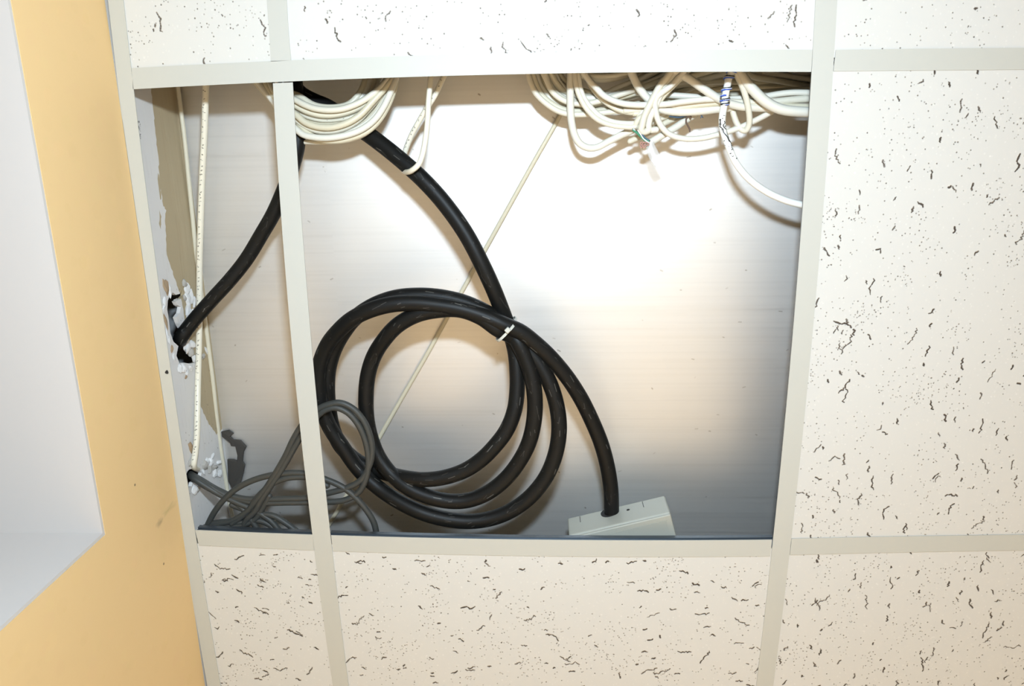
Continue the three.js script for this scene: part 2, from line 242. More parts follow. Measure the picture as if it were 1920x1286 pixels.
const E = {
  topHi: [[246, 126.5], [490, 117], [590, 111.5], [859, 101.6], [1000, 97.5], [1524, 93.5]], topLo: [[248.5, 167], [490, 155.5], [590, 151], [859, 141.4], [1000, 138], [1480, 134.6], [1522, 135]],
  topRHi: [[1566, 93.5], [1700, 91.6], [1800, 90.3], [1920, 89.5]], topRLo: [[1561, 133.5], [1680, 132.3], [1800, 131.5], [1920, 130.5]],
  lowHi: [[365, 993.8], [430, 996.5], [586.5, 1002.5], [620, 1004], [660, 1004.5], [1410, 1012.5], [1448.5, 1012]], lowLo: [[372, 1022], [590.5, 1032.5], [623.5, 1033.5], [1000, 1042], [1445, 1043]],
  lowRHi: [[1483.5, 1010], [1640, 1007], [1800, 1003.8], [1920, 1002.6]], lowRLo: [[1480, 1040.5], [1640, 1037], [1800, 1033.4], [1920, 1032]],
  leftL: [[512, 154.5], [526, 384], [536, 530], [548, 675], [563, 811], [581.5, 960], [586.5, 1002], [590.5, 1032], [593.5, 1060], [615, 1226], [623, 1286]], leftR: [[549.5, 153], [561, 367], [573, 525], [590.5, 714], [598, 792], [615, 960], [620, 1004], [623.5, 1033], [626, 1060], [644.5, 1226], [654, 1286]],
  rightL: [[1528, 0], [1524.5, 93], [1522, 135], [1520, 180], [1492, 560], [1486, 640], [1453.5, 970], [1448.5, 1012], [1443, 1070], [1426, 1226], [1418.5, 1286]], rightR: [[1570, 0], [1567, 60], [1561, 133], [1559.5, 180], [1530, 560], [1523, 640], [1487, 970], [1483.5, 1010], [1479, 1050], [1457, 1226], [1451, 1286]],
  wall: [[202, 0], [209, 60], [212, 80], [226, 200], [273, 560], [285, 640], [335, 960], [351, 1060], [378, 1226], [388, 1286]], angle: [[234, 0], [244, 110], [248.5, 167], [251, 200], [303, 564], [312, 640], [359, 960], [365, 994], [372, 1022], [378, 1060], [401, 1226], [413, 1286]],
};
bar(E.topHi, E.topLo, 0, [246.5, 249.5], [1523.6, 1521]);                                                   // the top bar, wall to right-hand runner
bar(E.leftL, E.leftR, 1, [156, 154.4], [1286, 1286], { 1: 0.35 });                                          // narrow left runner below the top bar
bar([[500, 0], [504.5, 60], [507.5, 114]], [[537.5, 0], [541, 60], [545.5, 112]], 1, [0, 0], [115.4, 113], { 0: 0.5 });
bar(E.rightL, E.rightR, 1, [0, 0], [1286, 1286], { 0: 0.5, 1: 0.35 });                                      // the long right-hand runner
bar(E.lowHi, E.lowLo, 0, [365.8, 373], [585.8, 589.6]); bar(E.lowHi, E.lowLo, 0, [620.8, 624.2], [1447.6, 1444]);
bar(E.topRHi, E.topRLo, 0, [1567.5, 1562.6], [1920, 1920], { 1: 0.3 }); bar(E.lowRHi, E.lowRLo, 0, [1484.4, 1481], [1920, 1920], { 1: 0.28 });
bar(E.wall, E.angle, 1, [0, 0], [1286, 1286], { 0: 0.5, 1: 0.3 }, 'wall_angle', false);
{ const o = mesh('paint_chip', chunk([0.0045, 0.0028, 0.0007], 1, 83).rotateZ(Math.PI / 2), dark, ceiling, 'dark chip in the wall angle'); o.position.copy(V(312, 698, 0)); }
// the grid goes on over the rest of the room
const nominal = (x0, z0, x1, z1) => { const along = Math.abs(x1 - x0) > Math.abs(z1 - z0), w = 0.012; ribbon(...(along ? [[[x0, z0 - w], [x1, z0 - w]], [[x0, z1 + w], [x1, z1 + w]]] : [[[x0 - w, z0], [x1 - w, z1]], [[x0 + w, z0], [x1 + w, z1]]]), 'grid_bar', true); };
for (const z of [-0.6, 1.19, 1.79]) nominal(WALLX + 0.02, z, X1, z);
for (const z of [0, 0.5913]) nominal(1.26, z, X1, z);
for (const x of [1.2, 1.8]) nominal(x, Z0, x, Z1);

function tile(c, r, face, turn) {
  const x0 = COLS[c] + (c ? 0.004 : 0.003), x1 = COLS[c + 1] - 0.004, z0 = ROWS[r] + 0.004, z1 = ROWS[r + 1] - 0.004;
  const g = box(x0, x1, z0, z1, 0.0012, 0.0165), p = g.attributes.position, uv = g.attributes.uv;
  for (let i = 0; i < p.count; i++) { const u = (p.getX(i) - x0) / 0.6, v = (-p.getZ(i) - z0) / 0.6; uv.setXY(i, (turn ? v : u) + c * 0.13, (turn ? u : v) + r * 0.21); }
  mesh('ceiling_tile', g, [tileBack, tileBack, tileBack, tileFace[face], tileBack, tileBack], ceiling);
}
const TURN = { '0,1': 1, '1,1': 1, '2,1': 0, '2,2': 1, '2,3': 1, '0,3': 0, '1,3': 0 };
for (let c = 0; c < 5; c++) for (let r = 0; r < 6; r++) {
  if (c < 2 && r === 2) continue;                     // the open bays
  tile(c, r, r === 3 ? c % 2 : r === 2 ? 1 : 2, TURN[`${c},${r}`] ?? (c + r) % 2);
}

// ---------------------------------------------------------------- lamps
{
  const t = thing('ceiling_downlight', 'round white recessed downlight with a glowing lens in a ceiling tile', 'ceiling light');
  const { X, Z } = LAMP, c = lin(...LAMP.color), at = P3(X, Z, 0);
  const rim = new THREE.LatheGeometry([[0.078, 0.0005], [0.098, 0.0005], [0.1, -0.003], [0.094, -0.006], [0.08, -0.003], [0.078, 0.0005]].map(([x, y]) => new THREE.Vector2(x, y)), 40).translate(at.x, at.y, at.z);
  mesh('rim', rim, teePaint, t);
  mesh('lens', new THREE.CylinderGeometry(0.079, 0.079, 0.002, 40).translate(at.x, at.y - 0.001, at.z), mat({ color: lin(0.9, 0.9, 0.9), emissive: c, emissiveIntensity: 1.2 }), t);
  const l = new THREE.SpotLight(c, LAMP.power, 0, LAMP.angle, 1, 2); l.position.copy(P3(X, Z, -0.012)); l.target.position.copy(P3(X, Z, -1)); l.castShadow = true; l.shadow.radius = 3; scene.add(l, l.target);
}
{
  const t = thing('camera_flash', 'black camera flash head on a slim tripod stand', 'flash'), aim = P3(0.32, 0.5, 0), m = FLASH.at, q = new THREE.Object3D();
  q.position.copy(m); q.lookAt(aim);
  const put = (g) => g.applyQuaternion(q.quaternion).translate(m.x, m.y, m.z);
  const body = new RoundedBoxGeometry(0.08, 0.05, 0.09, 3, 0.006); body.translate(0, 0, -0.047); mesh('housing', put(body), mat({ color: lin(0.03, 0.03, 0.03), roughness: 0.5 }), t);
  const pane = new THREE.BoxGeometry(0.072, 0.042, 0.001); pane.translate(0, 0, -0.0012); mesh('lens', put(pane), mat({ color: lin(0.9, 0.9, 0.9), emissive: lin(1, 1, 1), emissiveIntensity: 1.5 }), t);
  const top = m.y - 0.07, foot = new THREE.Vector3(m.x, 0.45, m.z);
  const pole = new THREE.CylinderGeometry(0.008, 0.011, top - 0.4, 16); pole.translate(m.x, (top + 0.4) / 2, m.z); mesh('pole', pole, mat({ color: lin(0.04, 0.04, 0.04), roughness: 0.4 }), t);
  for (let k = 0; k < 3; k++) { const a = k * 2.094 + 0.4, e = new THREE.Vector3(m.x + Math.cos(a) * 0.35, 0.008, m.z + Math.sin(a) * 0.35); mesh('leg', new THREE.TubeGeometry(new THREE.LineCurve3(foot, e), 1, 0.008, 10), mat({ color: lin(0.04, 0.04, 0.04), roughness: 0.4 }), t); }
  const l = new THREE.RectAreaLight(FLASH.color, FLASH.power, FLASH.w, FLASH.h); l.position.copy(m).addScaledVector(aim.clone().sub(m).normalize(), 0.002); l.lookAt(aim); scene.add(l);
}

// ---------------------------------------------------------------- cables
const curve = (pts) => new THREE.CatmullRomCurve3(pts, false, 'centripetal');
function tube(pts, r, radial = 10, metres = 0.35) {
  const c = curve(pts), n = Math.min(420, Math.max(24, pts.length * 9)), g = new THREE.TubeGeometry(c, n, r, radial), L = c.getLength(), uv = g.attributes.uv;
  for (let i = 0; i < uv.count; i++) uv.setX(i, uv.getX(i) * L / metres);
  const caps = [0, 1].map((k) => { const s = new THREE.SphereGeometry(r, radial, 6), p = c.getPoint(k); s.translate(p.x, p.y, p.z); return s; });
  return mergeGeometries([g, ...caps]);
}
// points [x, y] or [x, y, height]; heights are spread evenly between those given
function path(list, h, z = (q) => q) {
  const hs = list.map((p) => p[2] ?? null); const base = Array.isArray(h) ? h : [h, h];
  if (hs[0] === null) hs[0] = base[0]; if (hs[hs.length - 1] === null) hs[hs.length - 1] = base[1];
  for (let i = 0; i < hs.length; i++) if (hs[i] === null) { let a = i - 1, b = i; while (hs[b] === null) b++; const n = b - a; for (let k = i; k < b; k++) hs[k] = hs[a] + (hs[b] - hs[a]) * (k - a) / n; }
  return z(list.map((p) => [p[0], p[1]])).map(([x, y], i) => V(x, y, hs[i]));
}
const onward = (pts, end, d, lift = 0) => { const n = pts.length, p = end ? pts[n - 1] : pts[0], q = end ? pts[n - 2] : pts[1], v = p.clone().sub(q).normalize().multiplyScalar(d); v.y += lift; pts[end ? 'push' : 'unshift'](p.clone().add(v)); return pts; };
function cable(name, label, group, pts, r, m, radial) { return tag(mesh(name, tube(pts, r, radial), m, scene), label, 'cable', group); }

// black power cable, its coil and the tie
const cc = crop(540, 520, 2.572);
{
  const list = [[548, 160, 0.1], [566, 178, 0.1], [590, 191, 0.1], [614, 201, 0.098], [655, 228, 0.092], [693, 254, 0.084], [741, 291, 0.072], [793, 337, 0.06], [832, 380, 0.055], [872, 436, 0.05], [902, 492, 0.048], [926, 544, 0.052], [945, 592, 0.06], [957, 625, 0.064]];
  const coil = (pts) => cc(pts.map(([x, y]) => [x, y])).map((q, i) => [...q, pts[i][2] + 0.021 * Math.min(1, Math.max(0, (600 - pts[i][0]) / 200)) * Math.min(1, Math.max(0, (pts[i][1] - 150) / 220))]);
  const all = [...list,
    ...coil([[1094, 350, 0.06], [1104, 440, 0.055], [1105, 540, 0.05], [1092, 640, 0.045], [1055, 735, 0.042], [1000, 810, 0.04], [930, 880, 0.04], [850, 932, 0.04], [750, 965, 0.04], [650, 975, 0.042], [560, 965, 0.046], [460, 940, 0.055], [370, 905, 0.058], [300, 860, 0.056], [246, 800, 0.055], [214, 720, 0.054], [196, 620, 0.052], [190, 520, 0.05], [196, 440, 0.05], [222, 350, 0.05], [270, 262, 0.05], [330, 190, 0.05], [420, 132, 0.05], [520, 98, 0.05], [630, 88, 0.05], [740, 96, 0.05], [850, 122, 0.05], [950, 166, 0.05], [1020, 212, 0.05], [1060, 245, 0.05]]),
    ...coil([[1105, 305, 0.042], [1150, 400, 0.04], [1180, 500, 0.038], [1191, 600, 0.036], [1185, 700, 0.035], [1160, 800, 0.034], [1110, 895, 0.034], [1040, 980, 0.034], [950, 1045, 0.034], [860, 1076, 0.035], [770, 1078, 0.036], [670, 1055, 0.038], [580, 1015, 0.04], [500, 950, 0.041], [440, 870, 0.041], [402, 780, 0.041], [380, 680, 0.041], [376, 580, 0.041], [384, 480, 0.041], [410, 390, 0.041], [460, 305, 0.041], [530, 230, 0.04], [620, 180, 0.038], [720, 158, 0.036], [830, 156, 0.035], [930, 192, 0.034], [1010, 248, 0.034]]),
    ...coil([[1090, 290, 0.045], [1160, 350, 0.046], [1220, 430, 0.044], [1270, 530, 0.041], [1300, 640, 0.039], [1307, 740, 0.037], [1290, 850, 0.036], [1245, 960, 0.035], [1170, 1055, 0.034], [1080, 1122, 0.034], [980, 1162, 0.034], [870, 1176, 0.034], [750, 1163, 0.034], [640, 1132, 0.035], [530, 1078, 0.036], [430, 1010, 0.037], [340, 925, 0.038], [262, 815, 0.038], [200, 720, 0.038], [160, 610, 0.038], [146, 500, 0.038], [154, 420, 0.038], [188, 330, 0.038], [240, 262, 0.038], [310, 200, 0.036], [400, 156, 0.034], [500, 130, 0.033], [610, 124, 0.033], [720, 134, 0.033], [830, 152, 0.033], [930, 182, 0.033], [1010, 214, 0.032], [1060, 236, 0.033]]),
    ...coil([[1120, 262, 0.036], [1190, 315, 0.04], [1270, 390, 0.045], [1345, 480, 0.05], [1410, 580, 0.056], [1465, 690, 0.062], [1510, 800, 0.066], [1540, 910, 0.069], [1556, 1010, 0.07], [1560, 1080, 0.07], [1561, 1136, 0.071]])];
  const pts = all.map(([x, y, h]) => V(x, y, h));
  onward(pts, 0, 0.09, 0.004); onward(pts, 1, 0.025, 0);
  const c = curve(pts), g = new THREE.TubeGeometry(c, 900, 0.0104, 16), uv = g.attributes.uv, L = c.getLength(); for (let i = 0; i < uv.count; i++) uv.setX(i, uv.getX(i) * L / 0.5);
  tag(mesh('black_cable', g, blackSheath, scene), 'thick black cable wound into a three-turn coil and running into the white box', 'cable');
  const t = thing('cable_tie', 'pale nylon cable tie cinching the top right of the black coil', 'cable tie');
  const a = V(934, 634, 0.04), b = V(965, 603, 0.042), ctr = a.clone().add(b).multiplyScalar(0.5), half = a.distanceTo(b) / 2, dir = b.clone().sub(a).normalize(), upv = new THREE.Vector3(0, 1, 0), along = new THREE.Vector3().crossVectors(dir, upv).normalize();
  const ring = []; for (let k = 0; k < 40; k++) { const f = k / 40 * Math.PI * 2, e = 0.62, sx = Math.sign(Math.cos(f)) * Math.abs(Math.cos(f)) ** e, sy = Math.sign(Math.sin(f)) * Math.abs(Math.sin(f)) ** e; ring.push(ctr.clone().addScaledVector(dir, sx * (half + 0.0015)).add(new THREE.Vector3(0, sy * 0.0265 + 0.0055, 0))); }
  const pos = [], ix = []; ring.forEach((p) => { const o = p.clone().sub(ctr).normalize(); for (const [s, d] of [[-1, 0], [1, 0], [1, 1], [-1, 1]]) { const q = p.clone().addScaledVector(along, s * 0.0016).addScaledVector(o, d * 0.0011); pos.push(q.x, q.y, q.z); } });
  for (let i = 0; i < 40; i++) for (let k = 0; k < 4; k++) { const p = i * 4 + k, q = i * 4 + (k + 1) % 4, n = ((i + 1) % 40) * 4; ix.push(p, q, n + k, q, n + (k + 1) % 4, n + k); }
  const s = new THREE.BufferGeometry(); s.setAttribute('position', new THREE.Float32BufferAttribute(pos, 3)); s.setIndex(ix); const sn = s.toNonIndexed(); sn.computeVertexNormals(); mesh('strap', sn, nylon, t);
  const hd = new RoundedBoxGeometry(0.0065, 0.0045, 0.0062, 2, 0.0012); const hm = mesh('head', hd, nylon, t); hm.position.copy(V(952, 619, 0.0165)); hm.rotation.y = Math.atan2(-dir.z, dir.x);
}
// second black cable from the wall hole up behind the narrow runner
{
  const [z, h] = onWall(330, 645, WALLX - 0.03);
  const pts = [P3(WALLX - 0.075, z + 0.02, h - 0.004), P3(WALLX - 0.03, z, h), ...path([[340, 632, 0.066], [351, 616, 0.068], [363, 601, 0.069], [382, 579, 0.07], [400, 559, 0.071], [432, 524, 0.073], [462, 486, 0.076], [490, 440, 0.076], [513, 400, 0.072], [534, 352, 0.07], [550, 306, 0.07], [558, 270, 0.07], [558, 235, 0.074], [556, 200, 0.084], [554, 165, 0.09]], 0.08)];
  onward(pts, 1, 0.1, 0.004); cable('black_cable', 'black cable curving out of the broken wall hole behind the narrow grid bar', null, pts, 0.0094, blackSheath, 14);
}

// white cables hanging in a loop at the upper left
const cb = crop(460, 110, 4.8);
const loops = [
  [[215, 215], [262, 300], [330, 350], [440, 368], [520, 408], [620, 446], [740, 462], [870, 452], [1000, 408], [1110, 345], [1210, 265], [1290, 180]],
  [[232, 215], [270, 310], [340, 370], [440, 416], [545, 470], [680, 506], [820, 503], [970, 462], [1110, 388], [1225, 300], [1305, 185]],
  [[200, 215], [262, 330], [350, 410], [440, 450], [560, 516], [690, 546], [830, 540], [960, 512], [1090, 428], [1190, 330], [1270, 185]],
  [[180, 215], [262, 350], [350, 440], [442, 494], [540, 574], [660, 614], [790, 616], [930, 572], [1040, 500], [1140, 392], [1235, 290], [1325, 185]],
  [[160, 215], [256, 365], [350, 470], [444, 536], [520, 592], [640, 646], [780, 652], [900, 622], [1010, 556], [1110, 450], [1215, 330], [1340, 185]],
  [[140, 215], [250, 375], [350, 500], [446, 580], [540, 648], [640, 684], [760, 690], [900, 662], [1030, 612], [1140, 522], [1230, 400], [1290, 285], [1345, 185]],
  [[120, 215], [244, 375], [350, 530], [450, 628], [520, 684], [610, 706], [740, 714], [900, 690], [1040, 640], [1160, 552], [1245, 432], [1310, 295], [1352, 185]],
  [[100, 215], [236, 370], [350, 470], [450, 545], [500, 608], [560, 668], [640, 716], [740, 738], [870, 734], [1000, 700], [1110, 645], [1200, 556], [1272, 440], [1330, 300], [1358, 185]],
  [[110, 215], [240, 390], [340, 600], [450, 742], [560, 750], [700, 752], [850, 742], [980, 720], [1090, 668], [1190, 570], [1255, 460], [1310, 330], [1340, 185]],
  [[225, 215], [262, 290], [350, 300], [470, 330], [620, 418], [780, 440], [930, 410], [1020, 325], [1062, 250], [1085, 180]],
  [[210, 215], [262, 320], [350, 360], [450, 400], [640, 462], [800, 470], [960, 430], [1055, 330], [1100, 250], [1130, 180]],
  [[190, 215], [260, 340], [350, 400], [450, 460], [620, 530], [780, 530], [930, 480], [1060, 390], [1130, 280], [1165, 180]],
  [[170, 215], [258, 350], [350, 430], [450, 510], [600, 590], [760, 590], [910, 545], [1060, 430], [1160, 300], [1205, 180]],
];
const firstLoops = loops.length;
for (let i = 0; i < 7; i++) { const a = loops[i], b = loops[i + 1], n = 11; loops.push(Array.from({ length: n + 1 }, (_, k) => { const at = (l) => { const f = k / n * (l.length - 1), j = Math.min(l.length - 2, Math.floor(f)), t = f - j; return [l[j][0] + (l[j + 1][0] - l[j][0]) * t, l[j][1] + (l[j + 1][1] - l[j][1]) * t]; }, p = at(a), q = at(b); return [(p[0] + q[0]) / 2, (p[1] + q[1]) / 2]; })); }
loops.forEach((l, i) => {
  seed = 200 + i; const deep = i > 8, h = i >= firstLoops ? 0.064 + (i % 2) * 0.007 : deep ? 0.068 + (i - 9) * 0.003 : 0.05 + (i % 3) * 0.008;
  const q = cb(l).map(([x, y], k) => { const s = Math.sin(Math.PI * k / (l.length - 1)); return V(x, y, h + 0.02 * (1 - s)); });
  onward(q, 0, 0.09, 0.012); onward(q, 1, 0.09, 0.012);
  const own = i === 8 ? 'white cable hanging lowest of the loose loop bundle at the upper left' : i === 7 ? 'white cable crossing over the others at the bottom of the upper left loop bundle' : i === 0 ? 'white cable forming the innermost upper edge of the hanging loop bundle' : 'white cable packed inside the hanging loop bundle at the upper left';
  cable('white_cable', own, [0, 7, 8].includes(i) ? null : 'white cables inside the upper left loop bundle', q, i === 8 ? 0.0029 : 0.0039, i === 2 ? printedSheath : whiteSheaths[i % 4]);
});
{ // narrow hairpin loop right of the bundle
  const q = cb([[1668, 165], [1660, 260], [1648, 400], [1640, 560], [1622, 720], [1595, 860], [1560, 950], [1500, 1005], [1440, 1018], [1408, 985], [1415, 920], [1450, 800], [1500, 680], [1560, 570], [1630, 450], [1700, 340], [1745, 250], [1785, 165]]).map(([x, y], k) => V(x, y, [0.06, 0.058, 0.055, 0.052, 0.046, 0.042, 0.038, 0.042, 0.062, 0.083, 0.09, 0.09, 0.088, 0.084, 0.08, 0.078, 0.078, 0.08][k]));
  onward(q, 0, 0.1, 0.012); onward(q, 1, 0.1, 0.008);
  cable('white_cable', 'white cable in a narrow hairpin loop hooked around the black cable', null, q, 0.0034, printedSheath);
}
// two thin cables down the left wall and the thin one across the deck
{
  const [z, h] = onWall(362, 884, WALLX - 0.02);
  const q = [...path([[386, 160, 0.085], [384, 230, 0.09], [379, 330, 0.096], [376, 420, 0.1], [374, 500, 0.104], [374, 560, 0.104], [373, 640, 0.097], [371, 720, 0.084], [370, 780, 0.066], [369, 820, 0.056], [366, 850, 0.05], [363, 872, 0.046]], 0.1), P3(WALLX - 0.015, z, h), P3(WALLX - 0.07, z + 0.03, h)];
  onward(q, 0, 0.1, 0.01); cable('white_cable', 'white cable running down along the wall into the lower broken hole', null, q, 0.0041, printedSheath);
  const w = path([[333, 160], [339, 205], [346, 260], [353, 330], [361, 410], [367, 470], [375, 535], [383, 590], [392, 660], [399, 715], [407, 790], [414, 840], [422, 890], [430, 940], [440, 985], [450, 1030]], [0.137, 0.142]); onward(w, 0, 0.1, 0.002);
  cable('white_cable', 'thin cream cable following the corner between wall and upper deck', null, w, 0.0029, whiteSheaths[1]);
  const d = path([[1062, 190], [1048, 220], [1000, 305], [950, 395], [900, 485], [850, 575], [800, 665], [750, 752], [700, 840], [656, 918], [622, 975], [590, 1030]], DECK - 0.0048); onward(d, 0, 0.15, 0);
  cable('white_cable', 'thin cream cable stretched diagonally across the upper deck behind the coil', null, d, 0.0031, whiteSheaths[3]);
}

// thick bundle of white cables at the upper right
const ca = crop(960, 120, 6.4), cr = crop(1240, 120, 6), cz = crop(1140, 120, 9.185), ck = crop(1320, 120, 8.727);
const packed = 'white cable lying in the shaded body of the thick bundle', packGroup = 'white cables in the body of the upper right bundle';
function strand(z, list, h, r, m, label, group, ends = [1, 1]) {
  const q = path(list, h, z); if (ends[0]) onward(q, 0, 0.1, 0.008); if (ends[1]) onward(q, 1, 0.12, 0.004);
  return cable('white_cable', label ?? packed, label ? group : packGroup, q, r, m);
}
const turns = [
  [[190, 112], [232, 250], [300, 370], [420, 482], [560, 568], [700, 602], [850, 606], [1000, 594], [1250, 570], [1500, 552], [1800, 500], [2300, 470], [3000, 440]],
  [[240, 112], [290, 255], [352, 370], [450, 462], [585, 536], [720, 566], [880, 572], [1050, 562], [1300, 520], [1600, 466], [2000, 410], [3000, 340]],
  [[290, 112], [332, 245], [402, 350], [520, 446], [660, 512], [800, 534], [1000, 505], [1200, 450], [1500, 372], [1900, 270], [2500, 130]],
  [[340, 112], [398, 262], [480, 366], [600, 448], [740, 496], [900, 496], [1100, 448], [1400, 372], [1700, 276], [2000, 190], [2400, 70]],
  [[392, 112], [442, 246], [520, 346], [640, 428], [760, 458], [900, 452], [1100, 404], [1300, 330], [1600, 232], [1900, 130]],
  [[462, 112], [522, 218], [612, 306], [760, 368], [950, 392], [1130, 366], [1350, 286], [1600, 190], [1800, 100]],
  [[510, 112], [570, 225], [680, 330], [830, 395], [1010, 410], [1180, 385], [1400, 315], [1680, 205], [1900, 95]],
  [[560, 112], [640, 212], [760, 290], [900, 340], [1060, 385], [1230, 390], [1500, 330], [1800, 240], [2200, 130]],
  [[800, 112], [900, 160], [1050, 182], [1200, 172], [1420, 118]],
  [[820, 90], [930, 130], [1080, 146], [1250, 130], [1400, 95]],
  [[420, 100], [520, 310], [700, 420], [900, 410], [1130, 350], [1350, 255], [1560, 175], [1720, 100]],
  [[480, 100], [600, 320], [780, 430], [1000, 410], [1250, 300], [1500, 195], [1660, 100]],
  [[370, 100], [500, 350], [680, 460], [900, 474], [1100, 430], [1380, 340], [1650, 250], [1850, 165], [2050, 95]],
];
turns.forEach((l, i) => { seed = 400 + i; strand(ca, l, [0.083 + (i % 4) * 0.007, 0.095 + (i % 3) * 0.01], 0.0036 + (i % 3) * 0.0003, whiteSheaths[i % 4], i === 0 ? 'white cable along the bottom left outer edge of the thick bundle' : i === 8 ? 'white cable arching alone across the shaded gap inside the thick bundle' : null, null, [1, 1]); });
// shaded back layers
const back = [[[900, 80], [1050, 150], [1250, 180], [1450, 215], [1700, 262]], [[1150, 80], [1350, 120], [1500, 160], [1700, 232]], [[1250, 85], [1430, 130], [1560, 180], [1700, 215]], [[300, 210], [600, 190], [900, 150], [1300, 130], [1700, 180]], [[100, 260], [400, 215], [800, 200], [1200, 215], [1700, 208]], [[0, 320], [300, 270], [700, 235], [1100, 235], [1700, 245]], [[100, 360], [500, 300], [900, 262], [1300, 262], [1700, 290]], [[300, 330], [700, 300], [1000, 290], [1300, 310], [1700, 345]], [[400, 200], [640, 160], [900, 120], [1200, 90]], [[0, 240], [250, 170], [500, 110], [700, 80]], [[60, 420], [350, 350], [700, 290], [1100, 270], [1400, 230], [1700, 225]], [[200, 150], [500, 140], [900, 110], [1400, 140], [1700, 165]], [[-100, 360], [150, 250], [360, 150], [520, 80]], [[-160, 400], [60, 280], [260, 170], [420, 80]], [[0, 400], [230, 260], [430, 160], [640, 80]], [[100, 420], [330, 280], [560, 180], [800, 90]], [[-60, 430], [200, 320], [460, 230], [800, 150], [1100, 80]], [[1000, 200], [1300, 190], [1700, 150]], [[850, 330], [1150, 290], [1450, 275], [1720, 268]], [[900, 260], [1200, 250], [1450, 270], [1720, 320]]];
back.forEach((l, i) => { strand(cr, l, [0.112 + (i % 4) * 0.009, 0.115 + (i % 3) * 0.01], 0.0037, whiteSheaths[(i + 1) % 4], null, null, [0, 1]); });
// level runs to the right
strand(cr, [[480, 378], [700, 395], [850, 390], [1000, 385], [1150, 368], [1320, 338], [1480, 322], [1690, 324]], [0.085, 0.075], 0.0038, whiteSheaths[2], 'white cable topmost of the three lit level runs meeting the right bar', null, [1, 1]);
strand(cr, [[-400, 520], [-100, 500], [300, 452], [600, 415], [850, 430], [1080, 432], [1250, 425], [1450, 405], [1690, 388]], [0.08, 0.072], 0.0043, whiteSheaths[0], 'white cable second of the lit level runs meeting the right bar', null, [0, 1]);
strand(cr, [[-300, 560], [0, 530], [300, 478], [600, 446], [800, 440], [950, 450], [1150, 462], [1350, 470], [1500, 474], [1690, 479]], [0.08, 0.07], 0.0034, whiteSheaths[3], 'white cable third of the level runs just above the thick sloping one', null, [0, 1]);
// front loops
strand(ca, [[706, 112], [702, 230], [700, 450], [714, 690], [752, 850], [815, 955], [915, 1006], [1020, 1000], [1160, 930], [1310, 852], [1440, 795], [1600, 700], [1800, 590], [1980, 500]], [0.075, 0.095], 0.0046, whiteSheaths[2], 'white cable with the lowest wide hanging loop at the left of the thick bundle', null, [1, 0]);
strand(ca, [[752, 112], [772, 260], [832, 430], [922, 570], [1032, 668], [1180, 730], [1350, 754], [1480, 748], [1500, 700], [1545, 600], [1620, 510], [1760, 400], [1850, 300]], [0.07, 0.08], 0.0034, whiteSheaths[0], 'white cable forming the lower of two parallel sagging loops beside the knot', null, [1, 0]);
strand(ca, [[792, 112], [820, 300], [882, 440], [982, 562], [1085, 644], [1205, 694], [1400, 716], [1500, 706], [1600, 650], [1750, 560], [1900, 470]], [0.072, 0.08], 0.0034, whiteSheaths[2], 'white cable forming the upper of two parallel sagging loops beside the knot', null, [1, 0]);
strand(ca, [[866, 112], [930, 200], [1000, 275], [1090, 370], [1200, 432], [1330, 474], [1480, 490], [1650, 490], [1850, 482], [2050, 452], [2300, 426], [2420, 420]], [0.065, 0.07], 0.0038, whiteSheaths[2], 'white cable sagging across the front of the bundle from upper left', null, [1, 0]);
strand(ca, [[880, 112], [936, 235], [1010, 345], [1110, 446], [1240, 530], [1390, 578], [1560, 586], [1700, 570]], [0.085, 0.08], 0.0034, whiteSheaths[1], 'tan shaded white cable just below the front sagging one', null, [1, 0]);
strand(cz, [[395, 130], [445, 240], [510, 370], [600, 500], [700, 610], [790, 700], [900, 770], [1030, 805], [1200, 824], [1400, 824], [1600, 810], [1850, 780], [2100, 750]], [0.072, 0.08], 0.0049, whiteSheaths[2], 'thick white cable sloping from top bar behind the four crossing strands', null, [1, 0]);
strand(cz, [[1085, 130], [1010, 230], [920, 330], [850, 450], [790, 560], [730, 680], [670, 800], [620, 920], [590, 1040], [575, 1130], [620, 1170], [700, 1140]], [0.06, 0.07], 0.0041, whiteSheaths[0], 'white cable leftmost of the strands slanting from the top bar to the knot', null, [1, 0]);
strand(cz, [[1185, 130], [1110, 240], [1030, 350], [945, 470], [880, 580], [840, 690], [790, 790], [735, 900], [705, 1010], [700, 1090], [735, 1135], [830, 1130]], [0.062, 0.072], 0.0038, whiteSheaths[2], 'white cable second of the strands slanting down to the knot', null, [1, 0]);
strand(cz, [[1335, 150], [1250, 240], [1140, 350], [1020, 470], [920, 590], [850, 720], [780, 820], [640, 880], [540, 940], [480, 1030], [470, 1070], [520, 1075]], [0.066, 0.078], 0.0038, whiteSheaths[1], 'white cable rightmost slanting strand that turns back left at the knot', null, [1, 0]);
strand(cz, [[1290, 140], [1180, 270], [1050, 400], [930, 490], [850, 560], [815, 640], [812, 740], [830, 860], [870, 980], [940, 1100], [1030, 1190], [1150, 1250], [1350, 1290], [1600, 1280], [1900, 1215], [2200, 1120], [2500, 990], [2750, 860], [2900, 770]], [0.058, 0.08], 0.0036, whiteSheaths[2], 'white cable swinging in a long shallow loop below the bundle to the right', null, [1, 0]);
strand(cr, [[230, 120], [340, 185], [480, 285], [615, 372], [750, 440], [900, 478], [1050, 492], [1250, 492], [1450, 485]], [0.062, 0.078], 0.0049, whiteSheaths[2], 'thick white cable passing behind the wire-wrapped cable', null, [1, 0]);
strand(cr, [[876, 95], [945, 190], [1045, 305], [1145, 400], [1250, 470], [1360, 512], [1500, 532], [1680, 542]], [0.06, 0.056], 0.0062, whiteSheaths[2], 'thickest white cable sloping down to the right grid bar', null, [1, 1]);
